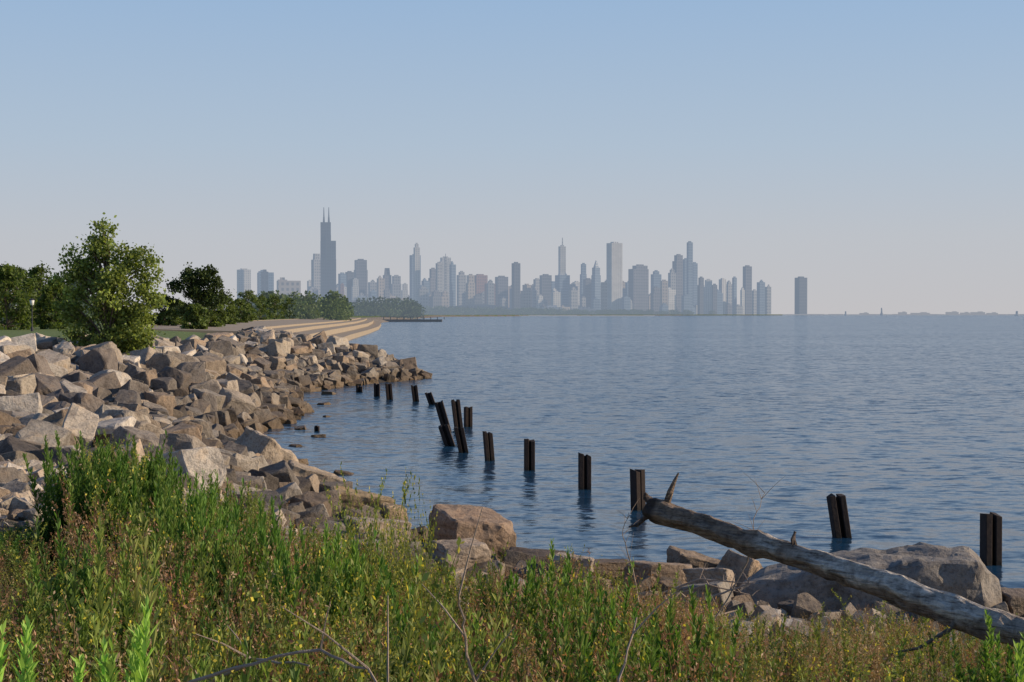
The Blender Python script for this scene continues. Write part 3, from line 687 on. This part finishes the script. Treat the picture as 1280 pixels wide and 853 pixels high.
for b,w,tp in [(515,24,383),(470,20,382),(690,26,385),(730,30,387),(500,14,378)]: sky(b,w,tp,R.choice(['pale','grey']),[(0,1,1,1)],D=5200,dep=50,rot=.1,name='convention_hall')
k=5200/1900; V=[];F=[]; n=28
for i_ in range(n+1):
    u=i_/n*2-1; zt=(10+26*max(0,1-u*u)**.5)
    for yy in(0,120): V+= [(u*46*k,yy,0),(u*46*k,yy,zt)]
for i_ in range(n):
    b=i_*4; F+=[(b,b+4,b+5,b+1),(b+2,b+3,b+7,b+6),(b+1,b+5,b+7,b+3)]
F+=[(0,1,3,2),(n*4,n*4+2,n*4+3,n*4+1)]
ob=build_mesh('stadium',V,F,[FM['slate']]); ob.location=((598-640)*k,5200,3)
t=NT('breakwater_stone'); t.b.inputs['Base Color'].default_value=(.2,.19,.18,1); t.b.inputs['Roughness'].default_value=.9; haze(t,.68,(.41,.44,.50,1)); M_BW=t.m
bx=[(k2,6500+R.uniform(-20,20),-1,R.uniform(20,60),12,R.uniform(3.5,6)) for k2 in np.arange(1180,2450,26)]
bx+=[(k2,3600+R.uniform(-8,8),-1,R.uniform(14,34),9,R.uniform(1.6,2.8)) for k2 in np.arange(-110,330,15)]
boxes('breakwater',bx,[M_BW])
bx=[]
for b,w,tp in [(1150,22,391.3),(1190,14,390.2),(1206,10,391),(1222,16,390.4),(1240,12,391.4),(1080,10,391.5),(1128,9,390.5)]:
    kk=6600/1900; bx.append(((b-640)*kk,6600,0,w*kk,30,(393-tp)*kk+5)); bx.append(((b-640+w*.2)*kk,6600,(393-tp)*kk+5.02,w*kk*.3,20,(393-tp)*kk+8))
boxes('water_intake_buildings',bx,[M_BW])
def beacon(b,D,h,name='lighthouse'):
    a=Acc(); V,F=tube([(0,0,0),(0,0,h*.25),(0,0,h*.26),(0,0,h*.8),(0,0,h*.81),(0,0,h*.95),(0,0,h)],[7,7,4,3,4,2.5,.4],10); a.add(V,F,(.5,.5,.5)); o=a.obj(name,[FM['grey']]); o.location=((b-640)/1900*D,D,0)
beacon(1102,6400,33); beacon(1057,6400,18); beacon(1271,4200,14)

# ------------------------------------------------------------ sky, sun, camera
SUN_EL=math.radians(22); SUN_AZ=math.radians(88) # clockwise from +Y (view direction)
w=bpy.data.worlds.new('World'); S.world=w; w.use_nodes=True; nt=w.node_tree; bg=nt.nodes['Background']
STR=.12
sk=nt.nodes.new('ShaderNodeTexSky'); sk.sky_type='NISHITA'; sk.sun_disc=False; sk.sun_elevation=SUN_EL; sk.sun_rotation=SUN_AZ
sk.air_density=1.0; sk.dust_density=.6; sk.ozone_density=2.0; sk.altitude=0
tc=nt.nodes.new('ShaderNodeTexCoord'); sx=nt.nodes.new('ShaderNodeSeparateXYZ'); nt.links.new(tc.outputs['Generated'],sx.inputs[0])
r1=nt.nodes.new('ShaderNodeValToRGB'); r2=nt.nodes.new('ShaderNodeValToRGB')
def setr(r,st):
    while len(r.color_ramp.elements)<len(st): r.color_ramp.elements.new(.5)
    for e,(p_,c_) in zip(r.color_ramp.elements,st): e.position=p_; e.color=(*c_,1)
setr(r1,[(0,(.54,.53,.545)),(.05,(.51,.535,.58)),(.11,(.43,.525,.64)),(.21,(.32,.47,.68)),(.5,(.06,.14,.34))])
setr(r2,[(0,(1,1,1)),(.2,(.92,.92,.92)),(.5,(.78,.78,.78)),(1,(.75,.75,.75))])
for r in(r1,r2): nt.links.new(sx.outputs[2],r.inputs[0])
sc=nt.nodes.new('ShaderNodeVectorMath'); sc.operation='SCALE'; sc.inputs['Scale'].default_value=1/STR; nt.links.new(r1.outputs[0],sc.inputs[0])
mx=nt.nodes.new('ShaderNodeMix'); mx.data_type='RGBA'; nt.links.new(r2.outputs[0],mx.inputs[0]); nt.links.new(sk.outputs[0],mx.inputs[6]); nt.links.new(sc.outputs[0],mx.inputs[7])
nt.links.new(mx.outputs[2],bg.inputs[0]); bg.inputs[1].default_value=STR
sl=bpy.data.lights.new('sun','SUN'); sl.energy=5.0; sl.angle=math.radians(.5); sl.color=(1,.80,.58)
so=bpy.data.objects.new('sun',sl); COL.objects.link(so)
sd=Vector((math.sin(SUN_AZ)*math.cos(SUN_EL),math.cos(SUN_AZ)*math.cos(SUN_EL),math.sin(SUN_EL)))
so.rotation_euler=(-sd).to_track_quat('-Z','Y').to_euler(); so.location=(50,0,60)
cam=bpy.data.cameras.new('camera'); co=bpy.data.objects.new('camera',cam); COL.objects.link(co)
cam.sensor_width=36; cam.lens=1900/1280*36; cam.clip_start=.1; cam.clip_end=100000
co.location=(0,0,5); co.rotation_euler=(math.radians(90-1.01),0,0); S.camera=co
